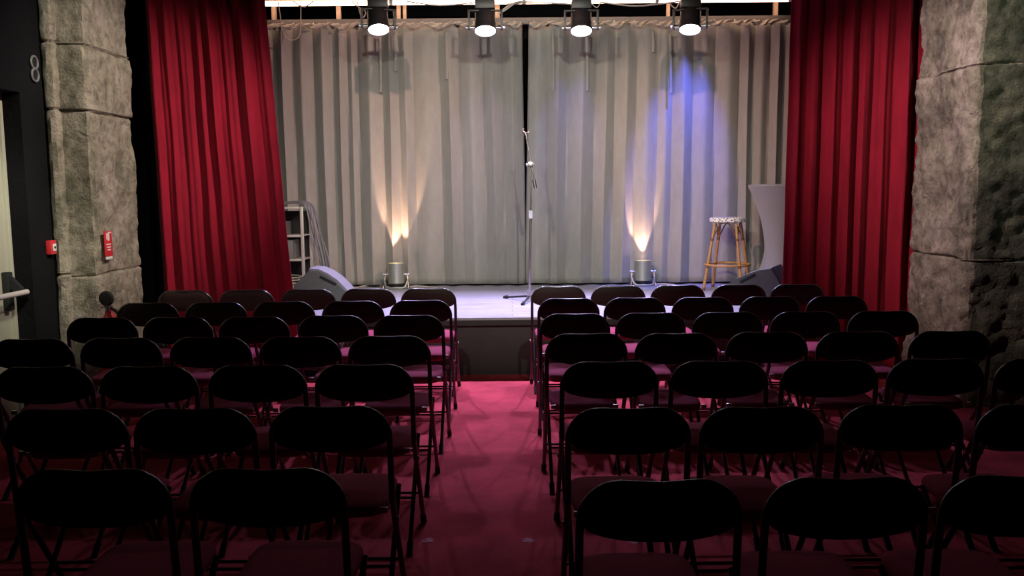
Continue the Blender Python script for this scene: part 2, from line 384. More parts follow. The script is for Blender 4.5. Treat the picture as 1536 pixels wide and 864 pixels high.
# ================================================================== CURTAINS
def curtain(name, pts_top, pts_bot, z0, z1, y, nf, amp, m, seed, label, cat, group=None, lobe=False, cols=None, rows=40,
            x0t=None, topamp=0.7, hemwob=0.0, ripple=0.0):
    """pts_top / pts_bot = (x left, x right) at the head and at the hem"""
    rnd = random.Random(seed)
    ws = [0.6 + 0.9*rnd.random() for _ in range(nf)]; tot = sum(ws)
    cum = [0]
    for w in ws: cum.append(cum[-1]+w/tot)
    am = [(0.55 if lobe else 0.3) + (0.75 if lobe else 1.0)*rnd.random() for _ in range(nf+1)]
    cols = cols or nf*14
    bm = B(); grid = []
    for j in range(rows+1):
        v = j/rows; z = z0 + (z1-z0)*v
        row = []
        for i in range(cols+1):
            u = i/cols
            uu = min(0.9999, max(0, u + 0.006*math.sin(v*3+u*9+seed) * (1-v)))
            k = 0
            while k < nf-1 and uu > cum[k+1]: k += 1
            t = (uu-cum[k])/(cum[k+1]-cum[k])
            a = amp*am[k]*(topamp + (1-topamp)*(1-v)**0.6)
            if lobe:
                prof = -(math.sin(PI*t)**0.75) * a
                dx = 0.22*a*math.sin(2*PI*t)
            else:
                prof = -math.sin(PI*t)**2 * a * 1.6
                dx = 0.12*a*math.sin(2*PI*t); prof -= 0.006*math.sin(u*nf*15.0+v*2)
            xl = pts_bot[0] + (pts_top[0]-pts_bot[0])*v; xr = pts_bot[1] + (pts_top[1]-pts_bot[1])*v
            yy = y + prof + 0.02*noise.noise(Vector((u*7, v*2.2, seed))) + ripple*noise.noise(Vector((u*nf*0.8, v*5, seed+4)))
            zz = z + (hemwob*math.sin(PI*t) * (1-v)**8 if hemwob else 0)
            if v == 1: zz -= 0.012*math.sin(PI*t)
            row.append(bm.verts.new((xl+(xr-xl)*u + dx, yy, zz)))
        grid.append(row)
    for j in range(rows):
        for i in range(cols):
            bm.faces.new((grid[j][i], grid[j][i+1], grid[j+1][i+1], grid[j+1][i]))
    o = link(name, bm, m)
    sm = o.modifiers.new('cloth thickness', 'SOLIDIFY'); sm.thickness = 0.004
    if label: tag(o, label, cat, group)
    return o
CY = 9.95
ztop = at_y(770, 36, CY).z
cl = at_y(360, 36, CY).x; cr = at_y(1250, 36, CY).x
gap_t0, gap_t1 = at_y(783, 36, CY).x, at_y(793, 36, CY).x
gap_b = at_y(789, 425, CY).x
gl = curtain('stage_curtain', (cl, gap_t0), (cl, gap_b+0.005), STAGE_H+0.015, ztop, CY, 15, 0.13, M['grey'], 3,
             'grey pleated cloth stage curtain, left half behind the left uplighter', 'curtain', 'grey stage curtains', lobe=True, hemwob=0.012)
gr = curtain('stage_curtain', (gap_t1, cr), (gap_b-0.005, cr), STAGE_H+0.015, ztop, CY, 15, 0.13, M['grey'], 11,
             'grey pleated cloth stage curtain, right half behind the bar stool', 'curtain', 'grey stage curtains', lobe=True, hemwob=0.012)
# heading tape on both
for par, xa, xb, sd in ((gl, cl, gap_t0, 3), (gr, gap_t1, cr, 11)):
    bm = B(); n = int((xb-xa)/0.012); rows_ = 4; g = []
    rnd = random.Random(sd)
    for j in range(rows_+1):
        r = []
        for i in range(n+1):
            x = xa + (xb-xa)*i/n
            w = 0.5+0.5*math.sin(x*23+0.8*math.sin(x*5))
            z = ztop + 0.012 - 0.02*w - j/rows_*(0.035+0.035*abs(noise.noise(Vector((x*3, 0, sd)))) + 0.03*w)
            yv = CY - 0.105 - 0.035*w + 0.025*math.sin(x*61+j*1.3) - 0.012*j
            r.append(bm.verts.new((x, yv, z)))
        g.append(r)
    for j in range(rows_):
        for i in range(n): bm.faces.new((g[j][i], g[j][i+1], g[j+1][i+1], g[j+1][i]))
    h = link('heading_tape', bm, M['greytape'], par)
    s_ = h.modifiers.new('thickness', 'SOLIDIFY'); s_.thickness = 0.004
    tag(h, 'paler pleated heading tape')
# hanging tie tapes on the curtains
for px, y0p, y1p, par, mm in ((570, 60, 138, gl, 'greytape'), (592, 50, 106, gl, 'grey'), (669, 52, 119, gl, 'grey'), (829, 50, 136, gr, 'grey'),
                              (880, 50, 136, gr, 'grey'), (979, 48, 78, gr, 'grey'), (1005, 55, 139, gr, 'grey')):
    a = at_y(px, y0p, CY-0.13); b_ = at_y(px+1, y1p, CY-0.13)
    bm = B(); tube(bm, smooth_path([a+Vector((0, .04, .02)), a, (a+b_)/2+Vector((0.004, 0.0, 0)), b_], 4), 0.015, 8)
    link('tie_tape', bm, M[mm], par)

# red curtains, hung in front of the stage's edge
RY = 7.25
a0 = at_y(229, 200, RY).x; a1t = at_y(404, 0, RY).x; a1b = at_y(441, 430, RY).x
RZ = 0.03
rl = curtain('red_curtain', (a0-0.01, a1t-0.09), (a0+0.04, a1b+0.04), RZ, 4.0, RY, 8, 0.045, M['red'], 21,
             'deep red velvet curtain drawn open at the left of the stage', 'curtain', 'red house curtains', topamp=0.8, ripple=0.03)
b0t = at_y(1184, 0, RY).x; b0b = at_y(1172, 430, RY).x; b1 = at_y(1372, 250, RY).x
rr_ = curtain('red_curtain', (b0t+0.02, b1+0.06), (b0b, b1+0.06), RZ, 4.0, RY, 8, 0.045, M['red'], 33,
              'deep red velvet curtain drawn open at the right beside the pale pillar', 'curtain', 'red house curtains', topamp=0.8, ripple=0.02)

# ================================================================== CURTAIN RAIL FRAME
fy = CY - 0.02
zt = at_y(770, 6, fy).z; zb = at_y(770, 32, fy).z
xa = at_y(396, 20, fy).x; xb = at_y(1175, 20, fy).x
root = thing('curtain_rail', (0, fy, zb), 'long grey curtain rail hung from pale timber posts above the grey curtains', 'curtain rail')
bm = B(); box(bm, ((xa+xb)/2, 0, 0), (xb-xa+0.5, 0.06, 0.07), 0.005); link('rail', bm, M['rail'], root)
bm = B(); box(bm, ((xa+xb)/2, 0, zt-zb+0.04), (xb-xa+0.5, 0.07, 0.08), 0.005); link('top_beam', bm, M['timber'], root)
for px, w in ((411, 6.5), (508, 6.5), (598, 6), (607, 5), (746, 7), (1002, 5), (1163, 6.5), (880, 4)):
    x = at_y(px, 15, fy).x
    link('post', box(B(), (x, -0.0, (zt-zb+0.04)/2), (w*fy/F, 0.045, zt-zb-0.01), 0.003), M['timber'], root)
for i in range(26):
    x = xa + (xb-xa)*(i+.5)/26
    bm = B(); tube(bm, smooth_path([(x, -0.05, -0.01), (x+.004, -0.06, -0.045), (x, -0.05, -0.075)], 3), 0.005, 6); link('hook', bm, M['steel'], root)
# glowing tubes added to brighten the beam and warm the curtain heading
for i in range(4):
    L = (xb-xa)/4
    xc = xa + L*(i+.5)
    t = thing('added_tube_light', (xc, fy-0.22, at_y(770, 3, fy-0.22).z), ['leftmost', 'second from the left', 'third from the left', 'rightmost'][i] + ' of the warm tubes added to light the beam above the stage', 'tube light', 'warm tube lights')
    bm = B(); cyl(bm, (-L/2+0.02, 0, 0), (L/2-0.02, 0, 0), 0.022, 14); link('tube', bm, M['tube'], t)
    link('batten', box(B(), (0, 0, 0.05), (L-0.01, 0.06, 0.04), 0.004), M['timber'], t)
    for sx in (-1, 1): link('end_cap', box(B(), (sx*(L/2-0.012), 0, 0.012), (0.02, 0.05, 0.06), 0.004), M['white'], t)
# hung bar that carries the stage lamps
LY = 8.62
zl = at_y(728, 45, LY).z
t = bpy.data.objects.new('lighting_bar', None)
bm = B(); cyl(bm, (-2.9, LY, zl+0.52), (3.3, LY, zl+0.52), 0.024, 16); o = link('lighting_bar', bm, M['black']); tag(o, 'black horizontal bar carrying the four stage lamps', 'lighting bar')

# ================================================================== STAGE LAMPS
def stage_lamp(px, py, yaw, tilt, label):
    p = at_y(px, py, LY-0.02)
    t = thing('stage_lamp', p, label, 'stage lamp', 'stage lamps on the bar')
    # aim direction: towards audience (-Y) and down
    R3 = Matrix.Rotation(yaw, 3, 'Z') @ Matrix.Rotation(-(PI/2 - tilt), 3, 'X')   # local -Z... body axis
    axis = (Matrix.Rotation(yaw, 3, 'Z') @ Vector((0, -math.cos(tilt), -math.sin(tilt)))).normalized()
    side = (Matrix.Rotation(yaw, 3, 'Z') @ Vector((1, 0, 0)))
    piv = -axis*0.13 + Vector((0, 0, 0.0))
    def P(d): return axis*d
    bm = B(); tube(bm, [P(-0.25), P(-0.245), P(-0.20), P(-0.19), P(-0.09), P(-0.085), P(-0.035), P(-0.03), P(0.0), P(0.0), P(-0.02)],
                   [0.05, 0.088, 0.096, 0.10, 0.10, 0.104, 0.104, 0.106, 0.106, 0.100, 0.098], 32, fixed=axis)
    body = link('lamp_body', bm, M['can'], t)
    bm = B(); tube(bm, [P(-0.014), P(-0.006), P(-0.002)], [0.098, 0.094, 0.06], 32); link('lens', bm, M['lens'], t)
    for k in range(5):
        bm = B(); d = -0.235 + k*0.012
        tube(bm, [P(d), P(d+0.004)], [0.092, 0.092], 24); link('cooling_fin', bm, M['can'], body)
    # yoke
    w = 0.158
    bm = B()
    a = piv + side*w; b_ = piv - side*w
    topz = 0.145
    for s in (1, -1):
        q = piv*0.3 + side*w*s
        box(bm, q + Vector((0, 0.0, topz/2+0.0)), (0.02, 0.06, topz+0.04), 0.003, Matrix.Rotation(yaw, 3, 'Z'))
    box(bm, piv*0.3 + Vector((0, 0, topz+0.015)), (2*w+0.012, 0.05, 0.012), 0.003, Matrix.Rotation(yaw, 3, 'Z'))
    link('yoke', bm, M['can'], t)
    for s in (1, -1):
        bm = B(); q = piv*0.3 + side*(w)*s; cyl(bm, q + side*s*0.03, q - side*s*0.06, 0.017, 14); link('tilt_knob', bm, M['steel'], t)
    base = piv*0.3 + Vector((0, 0, topz+0.015))
    link('base_box', box(B(), base + Vector((0, 0, 0.055)), (0.19, 0.11, 0.085), 0.012), M['can'], t)
    bm = B(); bar = Vector((base.x, 0.02, 0.52 + (zl-p.z))); cyl(bm, base + Vector((0, 0, 0.09)), bar - Vector((0, 0, 0.03)), 0.015, 12)
    cyl(bm, bar + Vector((-.02, 0, 0)), bar + Vector((.02, 0, 0)), 0.036, 16); link('hook_clamp', bm, M['can'], t)
    # the lamp's own light
    d = bpy.data.lights.new('lamp_beam', 'SPOT'); d.energy = LAMP_W; d.color = (0.62, 0.53, 1.0)
    d.spot_size = math.radians(85); d.spot_blend = 0.9; d.shadow_soft_size = 0.05
    s = bpy.data.objects.new('lamp_beam', d); COL.objects.link(s); s.parent = t
    s.location = P(0.03); s.rotation_euler = axis.to_track_quat('-Z', 'Y').to_euler()
    return t
LAMP_W = 430
stage_lamp(568, 45, 0.26, math.radians(68), 'leftmost black stage lamp with glowing white lens on the bar')
stage_lamp(728, 47, 0.03, math.radians(69), 'second black stage lamp from the left with glowing lens on the bar')
stage_lamp(872, 47, -0.05, math.radians(69), 'third black stage lamp from the left with glowing lens on the bar')
stage_lamp(1035, 45, -0.26, math.radians(69), 'rightmost black stage lamp with glowing white lens on the bar')

# ================================================================== CABLES ABOVE
def cable(name, pix, Y, r, m, label, cat='cable', group=None):
    pts = [at_y(a, b, Y + (0.012*math.sin(i*2.1))) for i, (a, b) in enumerate(pix)]
    bm = B(); tube(bm, smooth_path(pts, 6), r, 8)
    return tag(link(name, bm, m), label, cat, group)
cable('hanging_cable', [(417, 2), (420, 22), (423, 44), (430, 58), (440, 60), (449, 53), (451, 30), (451, 2)], 9.66, 0.006, M['palecable'], 'pale cable hanging in a loop beside the left red curtain top')
cable('hanging_cable', [(440, 2), (450, 9), (458, 10), (470, 2)], 9.66, 0.006, M['palecable'], 'short pale cable sagging just below the beam at its left end')
cable('hanging_cable', [(528, 2), (535, 9), (548, 17), (545, 26), (540, 20), (536, 2)], 9.66, 0.006, M['palecable'], 'thin pale cable knotted beside the leftmost stage lamp')
cable('hanging_cable', [(784, 2), (770, 5), (757, 13), (748, 21)], 9.66, 0.010, M['palecable'], 'thick pale cable running down to the second stage lamp')
cable('hanging_cable', [(800, 2), (776, 4), (760, 14), (750, 20)], 9.62, 0.006, M['palecable'], 'thin pale cable beside the thick one at the second stage lamp')
cable('hanging_cable', [(1003, 2), (1008, 9), (1014, 12), (1020, 2)], 9.66, 0.006, M['palecable'], 'short pale cable loop left of the rightmost stage lamp')
cable('hanging_cable', [(885, 2), (890, 8), (896, 11), (902, 2)], 9.66, 0.005, M['palecable'], 'short pale cable right of the third stage lamp')
for i, px in enumerate([(640, 700), (790, 850), (930, 1000)]):
    ys = [(2, 6, 3), (6, 2, 7), (3, 7, 2)][i]
    cable('hanging_cable', [(px[0]-30, ys[0]), ((px[0]+px[1])/2-10, ys[1]+2), (px[1]+20, ys[2])], 9.66, 0.007, M['palecable'],
          ['pale cable lying along the beam between the first two stage lamps', 'pale cable lying along the beam between the middle stage lamps', 'pale cable lying along the beam between the last two stage lamps'][i])

# ================================================================== STAGE OBJECTS
def uplighter(px, py_base, label, yaw, pw):
    p = at_h(px, py_base, STAGE_H)
    t = thing('floor_uplighter', (p.x, p.y, STAGE_H), label, 'stage light', 'floor uplighters')
    H0, H1, r = 0.055, 0.285, 0.092
    bm = B(); lathe(bm, [(r*.9, H0), (r, H0+.008), (r, H0+.04), (r*1.0, H1-.02), (r*1.03, H1-.012), (r*1.03, H1), (r*.93, H1), (r*.9, H1-.05), (0.01, H1-.055)], 36); link('can', bm, M['chrome'], t)
    bm = B(); lathe(bm, [(0.001, H1-.05), (r*.88, H1-.05), (r*.88, H1-.042), (0.001, H1-.038)], 28); link('lens', bm, M['warmlens'], t)
    bm = B(); lathe(bm, [(r*.6, 0.012), (r*.85, 0.02), (r*.88, H0), (r*.5, H0+.002)], 28); link('can_base', bm, M['can'], t)
    for s in (1, -1):
        bm = B(); tube(bm, smooth_path([(s*0.125, -0.0, 0.17), (s*0.13, -0.03, 0.08), (s*0.14, -0.07, 0.008)], 4), 0.008, 8)
        tube(bm, smooth_path([(s*0.125, 0.0, 0.17), (s*0.13, 0.03, 0.08), (s*0.14, 0.07, 0.008)], 4), 0.008, 8); link('foot', bm, M['steel'], t)
        bm = B(); cyl(bm, (s*0.09, 0, 0.155), (s*0.145, 0, 0.155), 0.017, 14); link('clamp_knob', bm, M['steel'], t)
    bm = B(); tube(bm, smooth_path([(-0.13, -0.02, 0.10), (-0.10, -0.09, 0.022), (0, -0.11, 0.015), (0.10, -0.09, 0.022), (0.13, -0.02, 0.10)], 5), 0.011, 8); link('bracket', bm, M['chrome'], t)
    d = bpy.data.lights.new('uplight_beam', 'SPOT'); d.energy = pw; d.color = (1.0, 0.60, 0.40)
    d.spot_size = math.radians(40); d.spot_blend = 0.25; d.shadow_soft_size = 0.02
    s = bpy.data.objects.new('uplight_beam', d); COL.objects.link(s); s.parent = t
    s.location = (0, 0, H1-0.03); s.rotation_euler = Vector((yaw, 0.32, 1)).to_track_quat('-Z', 'Y').to_euler()
uplighter(595, 432.5, 'short aluminium uplighter casting warm light, left of the microphone stand', 0.02, 90)
uplighter(964, 428, 'short aluminium uplighter casting warm light, right of the microphone stand', -0.02, 60)

# microphone stand
mp_ = at_h(794, 452, STAGE_H)
t = thing('microphone_stand', mp_, 'thin black and chrome boom microphone stand with no microphone, centre of stage', 'microphone stand')
def loc(px, py, dy=0): return at_y(px, py, mp_.y+dy) - Vector(mp_)
hub = loc(794, 441)
pv = loc(796, 247)
bm = B(); cyl(bm, (hub.x, 0, hub.z-.03), (hub.x, 0, hub.z+.05), 0.020, 16); cyl(bm, (hub.x, 0, hub.z-.06), (hub.x, 0, hub.z-.03), 0.026, 16); link('hub', bm, M['steel'], t)
mid = loc(796, 322)
bm = B(); cyl(bm, (hub.x, 0, hub.z-.02), (mid.x, 0, mid.z), 0.0125, 12); link('lower_tube', bm, M['steel'], t)
bm = B(); cyl(bm, (mid.x, 0, mid.z-.035), (mid.x, 0, mid.z+.04), 0.017, 14); link('clutch', bm, M['white'], t)
bm = B(); cyl(bm, (mid.x, 0, mid.z), (pv.x, 0, pv.z), 0.009, 12); link('upper_tube', bm, M['steel'], t)
for q in (loc(757, 448, .0) + Vector((0, 0.25, 0)), Vector((-0.07, -0.30, 0)), Vector((0.33, -0.05, 0))):
    q = Vector((q.x, q.y, 0.012)) if q.x < -0.2 else q + Vector((0, 0, .012))
    bm = B(); tube(bm, [Vector((hub.x, 0, hub.z-0.02)), q], 0.010, 10); lg = link('leg', bm, M['can'], t)
    dd = (Vector((hub.x, 0, hub.z)) - q).normalized()
    bm = B(); cyl(bm, q - dd*0.012, q + dd*0.04, 0.016, 12); link('foot_cap', bm, M['rubber'], lg)
bt = loc(789, 203); bb = loc(803, 281)
bm = B(); tube(bm, [bt, (bt+bb)/2, bb], 0.0075, 10); link('boom', bm, M['steel'], t)
dd = (bb-bt).normalized()
bm = B(); cyl(bm, bb-dd*0.075, bb+dd*0.01, 0.018, 14); link('counterweight', bm, M['steel'], t)
bm = B(); box(bm, pv, (0.05, 0.04, 0.055), 0.01); cyl(bm, pv+Vector((-.045, 0, 0)), pv+Vector((.03, 0, 0)), 0.014, 12); link('boom_joint', bm, M['steel'], t)
bm = B(); cl_ = bt
cyl(bm, cl_, cl_-dd*0.03, 0.014, 12)
tube(bm, smooth_path([cl_+Vector((-.022, 0, .065)), cl_+Vector((-.028, 0, .04)), cl_+Vector((-.0, 0, .022)), cl_+Vector((.028, 0, .03)), cl_+Vector((.024, 0, .06))], 4), 0.008, 8)
link('microphone_clip', bm, M['steel'], t)

# bar stool
sp = at_h(1090, 434, STAGE_H)
t = thing('bar_stool', sp, 'tall rattan bar stool with black and white woven seat, right of stage', 'stool')
SH = at_y(1090, 326, sp.y).z - STAGE_H
sr = 27.0*sp.y/F
bm = B(); lathe(bm, [(sr*.9, SH-.05), (sr*.99, SH-.045), (sr*1.0, SH-.03), (sr*1.0, SH-.012), (sr*.97, SH-.003), (sr*.85, SH), (0.01, SH-.004)], 40); link('seat', bm, M['weave'], t)
for k, a in enumerate((math.radians(215), math.radians(255), math.radians(318), math.radians(38), )):
    pass
an = [math.radians(198), math.radians(288), math.radians(18), math.radians(108)]
FR = 0.285
tr = sr*.80
for a in an:
    top = Vector((tr*math.cos(a), tr*math.sin(a), SH-.045)); bot = Vector((FR*math.cos(a), FR*math.sin(a), 0.0))
    bm = B(); tube(bm, [bot, bot.lerp(top, .5), top], [0.0165, 0.0155, 0.015], 12); lg = link('leg', bm, M['rattan'], t)
    bm = B()
    for f in (0.0, 0.33, 0.72): cyl(bm, bot.lerp(top, f+.0), bot.lerp(top, f+.04), 0.0185, 12)
    link('leg_binding', bm, M['bind'], lg)
    # arched brace to the neighbour
    a2 = a + PI/2
    p1 = bot.lerp(top, .74); q2 = Vector((FR*math.cos(a2), FR*math.sin(a2), 0)).lerp(Vector((tr*math.cos(a2), tr*math.sin(a2), SH-.045)), .74)
    m_ = (p1+q2)/2; topm = Vector((m_.x*1.02, m_.y*1.02, SH-.055))
    bm = B(); tube(bm, smooth_path([p1, p1.lerp(topm, .55)+Vector((0, 0, .05)), topm, q2.lerp(topm, .55)+Vector((0, 0, .05)), q2], 5), 0.007, 8); link('arched_brace', bm, M['bind'], t)
rz = 0.27; rrr = FR + (tr-FR)*rz/SH
bm = B(); tube(bm, [(rrr*math.cos(2*PI*k/32), rrr*math.sin(2*PI*k/32), rz) for k in range(32)], 0.0135, 10, True); link('foot_ring', bm, M['rattan'], t)

# stretch-covered cocktail table
tp = at_h(1179, 441, STAGE_H)
TH = at_y(1170, 279, tp.y).z - STAGE_H
t = thing('cocktail_table', tp, 'tall cocktail table under a grey stretch cover beside the right curtain', 'table')
def lobe(u, z):
    k = max(0.0, 1 - z/(TH*0.55))
    return 1 + 0.20*k*math.cos(4*2*PI*u + PI) * (k**.5)
rt = (1179-1120)*tp.y/F
prof = [(0.37, 0.0)]
for i in range(1, 25):
    v = i/24; z = v*TH
    if v < .42: r = 0.225 + (0.37-0.225)*((.42-v)/.42)**1.6
    else: r = 0.225 + (rt-0.225)*((v-.42)/.58)**1.9
    prof.append((r, z))
prof += [(rt-0.005, TH+.006), (rt-0.05, TH+.008)]
bm = B(); lathe(bm, prof, 64, lobe=lobe); link('stretch_cover', bm, M['spandex'], t)
bm = B(); lathe(bm, [(rt-.03, TH+.008), (rt-.004, TH+.009), (rt-.004, TH+.016), (rt-.03, TH+.018)], 48); link('table_top', bm, M['spandex'], t)
bm = B(); cyl(bm, (0, 0, 0.02), (0, 0, TH), 0.03, 12); link('pole', bm, M['steel'], t)

# stage monitors
def wedge(p, rz, poly, depth, grille_ids, gm, label, slot):
    t = thing('stage_monitor', p, label, 'loudspeaker', 'floor monitors', rz)
    bm = B(); prism(bm, poly, -depth/2, depth/2, 0.008); link('cabinet', bm, M['wedge'], t)
    pts = [Vector((poly[i][0], 0, poly[i][1])) for i in grille_ids]
    # grille strip following the face
    bm = B(); A = []
    out = []
    for i, q in enumerate(pts):
        d = (pts[min(i+1, len(pts)-1)] - pts[max(i-1, 0)]).normalized(); nrm = Vector((-d.z, 0, d.x))
        if nrm.z < 0 and abs(nrm.z) > 0.2: nrm = -nrm
        if abs(nrm.z) <= 0.2 and nrm.x < 0: nrm = -nrm
        out.append((q, q + nrm*0.02))
    for (lo, hi) in out:
        A.append([bm.verts.new((lo.x, -depth/2+.012, lo.z)), bm.verts.new((hi.x, -depth/2+.012, hi.z)), bm.verts.new((hi.x, depth/2-.012, hi.z)), bm.verts.new((lo.x, depth/2-.012, lo.z))])
    for a, b in zip(A, A[1:]):
        for k in range(4): bm.faces.new((a[k], a[(k+1) % 4], b[(k+1) % 4], b[k]))
    bm.faces.new(A[0][::-1]); bm.faces.new(A[-1])
    link('grille', bm, gm, t)
    bm = B(); c, ang, L = slot
    box(bm, (c[0], -depth/2-0.001, c[1]), (L, 0.012, 0.028), 0.005, Matrix.Rotation(-ang, 3, 'Y')); link('handle_slot', bm, M['rubber'], t)
mY = 8.25
p0 = at_y(437, 430, mY)
s_ = mY/F
def wl(px, py): q = at_y(px, py, mY-.17); return (q.x-p0.x, max(0, q.z-STAGE_H))
polyL = [(0.0, 0.0), wl(441, 428), wl(463, 406), wl(477, 407), wl(490, 413), wl(503, 422), wl(514, 433), wl(524, 444), (0.62, 0.0)]
wedge((p0.x, mY, STAGE_H), 0, polyL, 0.34, [2, 3, 4, 5, 6, 7], M['grille'], 'grey wedge floor monitor lit violet on top, beside the equipment rack', (wl(492, 421), -math.radians(27), 0.17))
p1_ = at_y(1082, 430, mY)
def wr(px, py): q = at_y(px, py, mY-.17); return ((q.x-p1_.x)*1.14, max(0, q.z-STAGE_H))
polyR = [(0.0, 0.0), wr(1084, 434), wr(1100, 420), wr(1116, 410), wr(1134, 403), wr(1148, 400), wr(1157, 414), wr(1163, 432), wr(1163, 460)]
wedge((p1_.x+.08, mY, STAGE_H), math.radians(-28), polyR, 0.40, [5, 6, 7, 8], M['darkgrille'], 'grey wedge floor monitor half hidden by the right red curtain', (wr(1119, 416), math.radians(29), 0.16))

# equipment rack
ry = 9.0
xr_ = at_y(457, 380, ry).x; rH = at_y(450, 310, ry).z - STAGE_H
t = thing('equipment_rack', (xr_-0.28, ry+0.18, STAGE_H), 'pale aluminium shelf rack of sound gear behind the left red curtain', 'rack')
for sx in (-1, 1):
    for sy in (-1, 1):
        link('post', box(B(), (sx*0.265, sy*0.19, rH/2), (0.03, 0.03, rH), 0.004), M['alu'], t)
shz = [0.10, at_y(450, 390, ry).z-STAGE_H, at_y(450, 354, ry).z-STAGE_H, at_y(450, 346, ry).z-STAGE_H, rH-0.012]
for z in (shz[0], shz[1], shz[2], shz[4]):
    bm = B(); box(bm, (0, 0, z), (0.52, 0.39, 0.012), 0.002); box(bm, (0, -0.19, z), (0.52, 0.02, 0.022), 0.003); link('shelf', bm, M['alu'], t)
link('back_panel', box(B(), (0, 0.2, rH/2), (0.5, 0.008, rH-.1)), M['black'], t)
bx = xr_-0.28
def gear(x0, x1, zb_, h, label, nm='amplifier'):
    tt = thing(nm, (x0/2+x1/2, ry+0.17, STAGE_H+zb_), label, nm.replace('_', ' '))
    link('shell', box(B(), (0, 0, h/2), (x1-x0, 0.28, h), 0.006), M['gearbox'], tt)
    link('face_plate', box(B(), (0, -0.144, h/2), (x1-x0-.02, 0.012, h-.02), 0.003), M['gearbox'], tt)
    for k in (-1, 1):
        bm = B(); cyl(bm, (k*(x1-x0)*.28, -.15, h*.5), (k*(x1-x0)*.28, -.168, h*.5), min(.018, h*.2), 14); link('knob', bm, M['steel'], tt)
gear(bx-0.22, bx+0.15, shz[1]+.0062, 0.20, 'grey boxy amplifier on the middle shelf of the equipment rack')
gear(bx-0.22, bx+0.07, shz[2]+.0062, 0.14, 'small grey mixer unit on the upper shelf of the equipment rack', 'sound_mixer')
bm = B()
pts = []
rnd = random.Random(4)
for k in range(26):
    a = k*0.9; pts.append(Vector((bx+0.10+0.10*math.cos(a)*(1+.2*rnd.random()), ry+0.12+0.10*math.sin(a), STAGE_H+shz[0]+0.013+0.004*k)))
tube(bm, smooth_path(pts, 5), 0.006, 7); tag(link('cable_coil', bm, M['palecable']), 'coil of pale cable on the bottom shelf of the equipment rack', 'cable')
# cables draped over the rack's corner
bun = thing('cable_bundle', (bx+0.3, ry+.05, STAGE_H+rH), 'bundle of grey cables draped over the corner of the equipment rack', 'cable')
org = Vector(bun.location)
for k in range(7):
    o_ = k*0.016 + 0.006*math.sin(k*2.7); w_ = 0.025*math.sin(k*1.9)
    zt_ = STAGE_H+rH+0.012+k*0.002
    pts = [(bx-0.30, ry+0.06+o_*2, zt_), (bx, ry+0.06+o_, zt_+.015), (bx+0.22, ry+.05+o_, zt_+.022+.3*abs(w_)), (bx+0.30+o_*.6, ry+.04+o_, zt_-.02),
           (bx+0.34+o_*.9+w_, ry+.03+o_, zt_-.25), (bx+0.38+o_*1.0-w_, ry+.02+o_, zt_-.55), (bx+0.42+o_*1.3, ry+.0+o_, STAGE_H+.03)]
    bm = B(); tube(bm, [q-org for q in smooth_path(pts, 6)], 0.0075+.003*(k % 2), 8)
    link('cable', bm, M['cable'] if k % 3 else M['gearbox'], bun)

# cables on the stage floor
def floor_cable(pix, label, m):
    pts = [at_h(a, b, STAGE_H+0.008) for a, b in pix]
    bm = B(); tube(bm, smooth_path(pts, 6), 0.007, 8); tag(link('floor_cable', bm, m), label, 'cable')
floor_cable([(528, 434), (545, 429), (565, 428), (585, 431)], 'pale cable lying on the stage left of the left uplighter', M['palecable'])
floor_cable([(606, 432), (622, 429), (640, 430), (655, 432)], 'pale cable lying on the stage right of the left uplighter', M['palecable'])
floor_cable([(972, 427), (985, 426), (998, 426), (1012, 427)], 'pale cable lying on the stage right of the right uplighter', M['palecable'])

# ================================================================== WALL FITTINGS
# red sign on the pillar's inner face
sg = at_y(153, 366, 6.45)
sx = -2.965
t = thing('fire_sign', (sx, 6.37, 1.215), 'small red fire extinguisher sign on the left stone pillar', 'sign')
link('plate', box(B(), (0, 0, 0), (0.006, 0.12, 0.185), 0.002), M['redsign'], t)
bm = B()
box(bm, (0.004, 0.0, 0.05), (0.002, 0.03, 0.055)); box(bm, (0.004, 0.02, 0.082), (0.002, 0.05, 0.008)); box(bm, (0.004, -0.028, 0.055), (0.002, 0.010, 0.05))
for k in range(3): box(bm, (0.004, 0.0, -0.005-k*0.020), (0.002, 0.075-0.012*k, 0.008))
link('pictogram', bm, M['white'], t)
link('lower_label', box(B(), (0, 0.0, -0.105), (0.006, 0.10, 0.02), 0.001), M['white'], t)
# call point
cp = at_y(74, 372, 6.08)
t = thing('call_point', (XL, 6.15, 1.205), 'small red square call point on the black wall beside the exit', 'alarm')
link('housing', box(B(), (0.022, 0, 0), (0.04, 0.075, 0.10), 0.008), M['redsign'], t)
link('window', box(B(), (0.046, 0, 0), (0.004, 0.042, 0.05), 0.001), M['white'], t)
bm = B(); cyl(bm, (0.047, 0, 0), (0.051, 0, 0), 0.010, 12); link('button', bm, M['black'], t)
# two ringed fitting
t = thing('wall_fitting', (XL, 6.11, 2.44), 'small grey double ring fitting high on the black left wall', 'wall fitting')
for s in (1, -1):
    bm = B(); tube(bm, [(0.012, 0.042*math.cos(2*PI*k/20), s*0.043+0.042*math.sin(2*PI*k/20)) for k in range(20)], 0.008, 8, True); r_ = link('ring', bm, M['gearbox'], t)
    bm = B(); cyl(bm, (0.0, 0, s*.043), (0.012, 0, s*.043), 0.036, 16); link('socket', bm, M['can'], t)
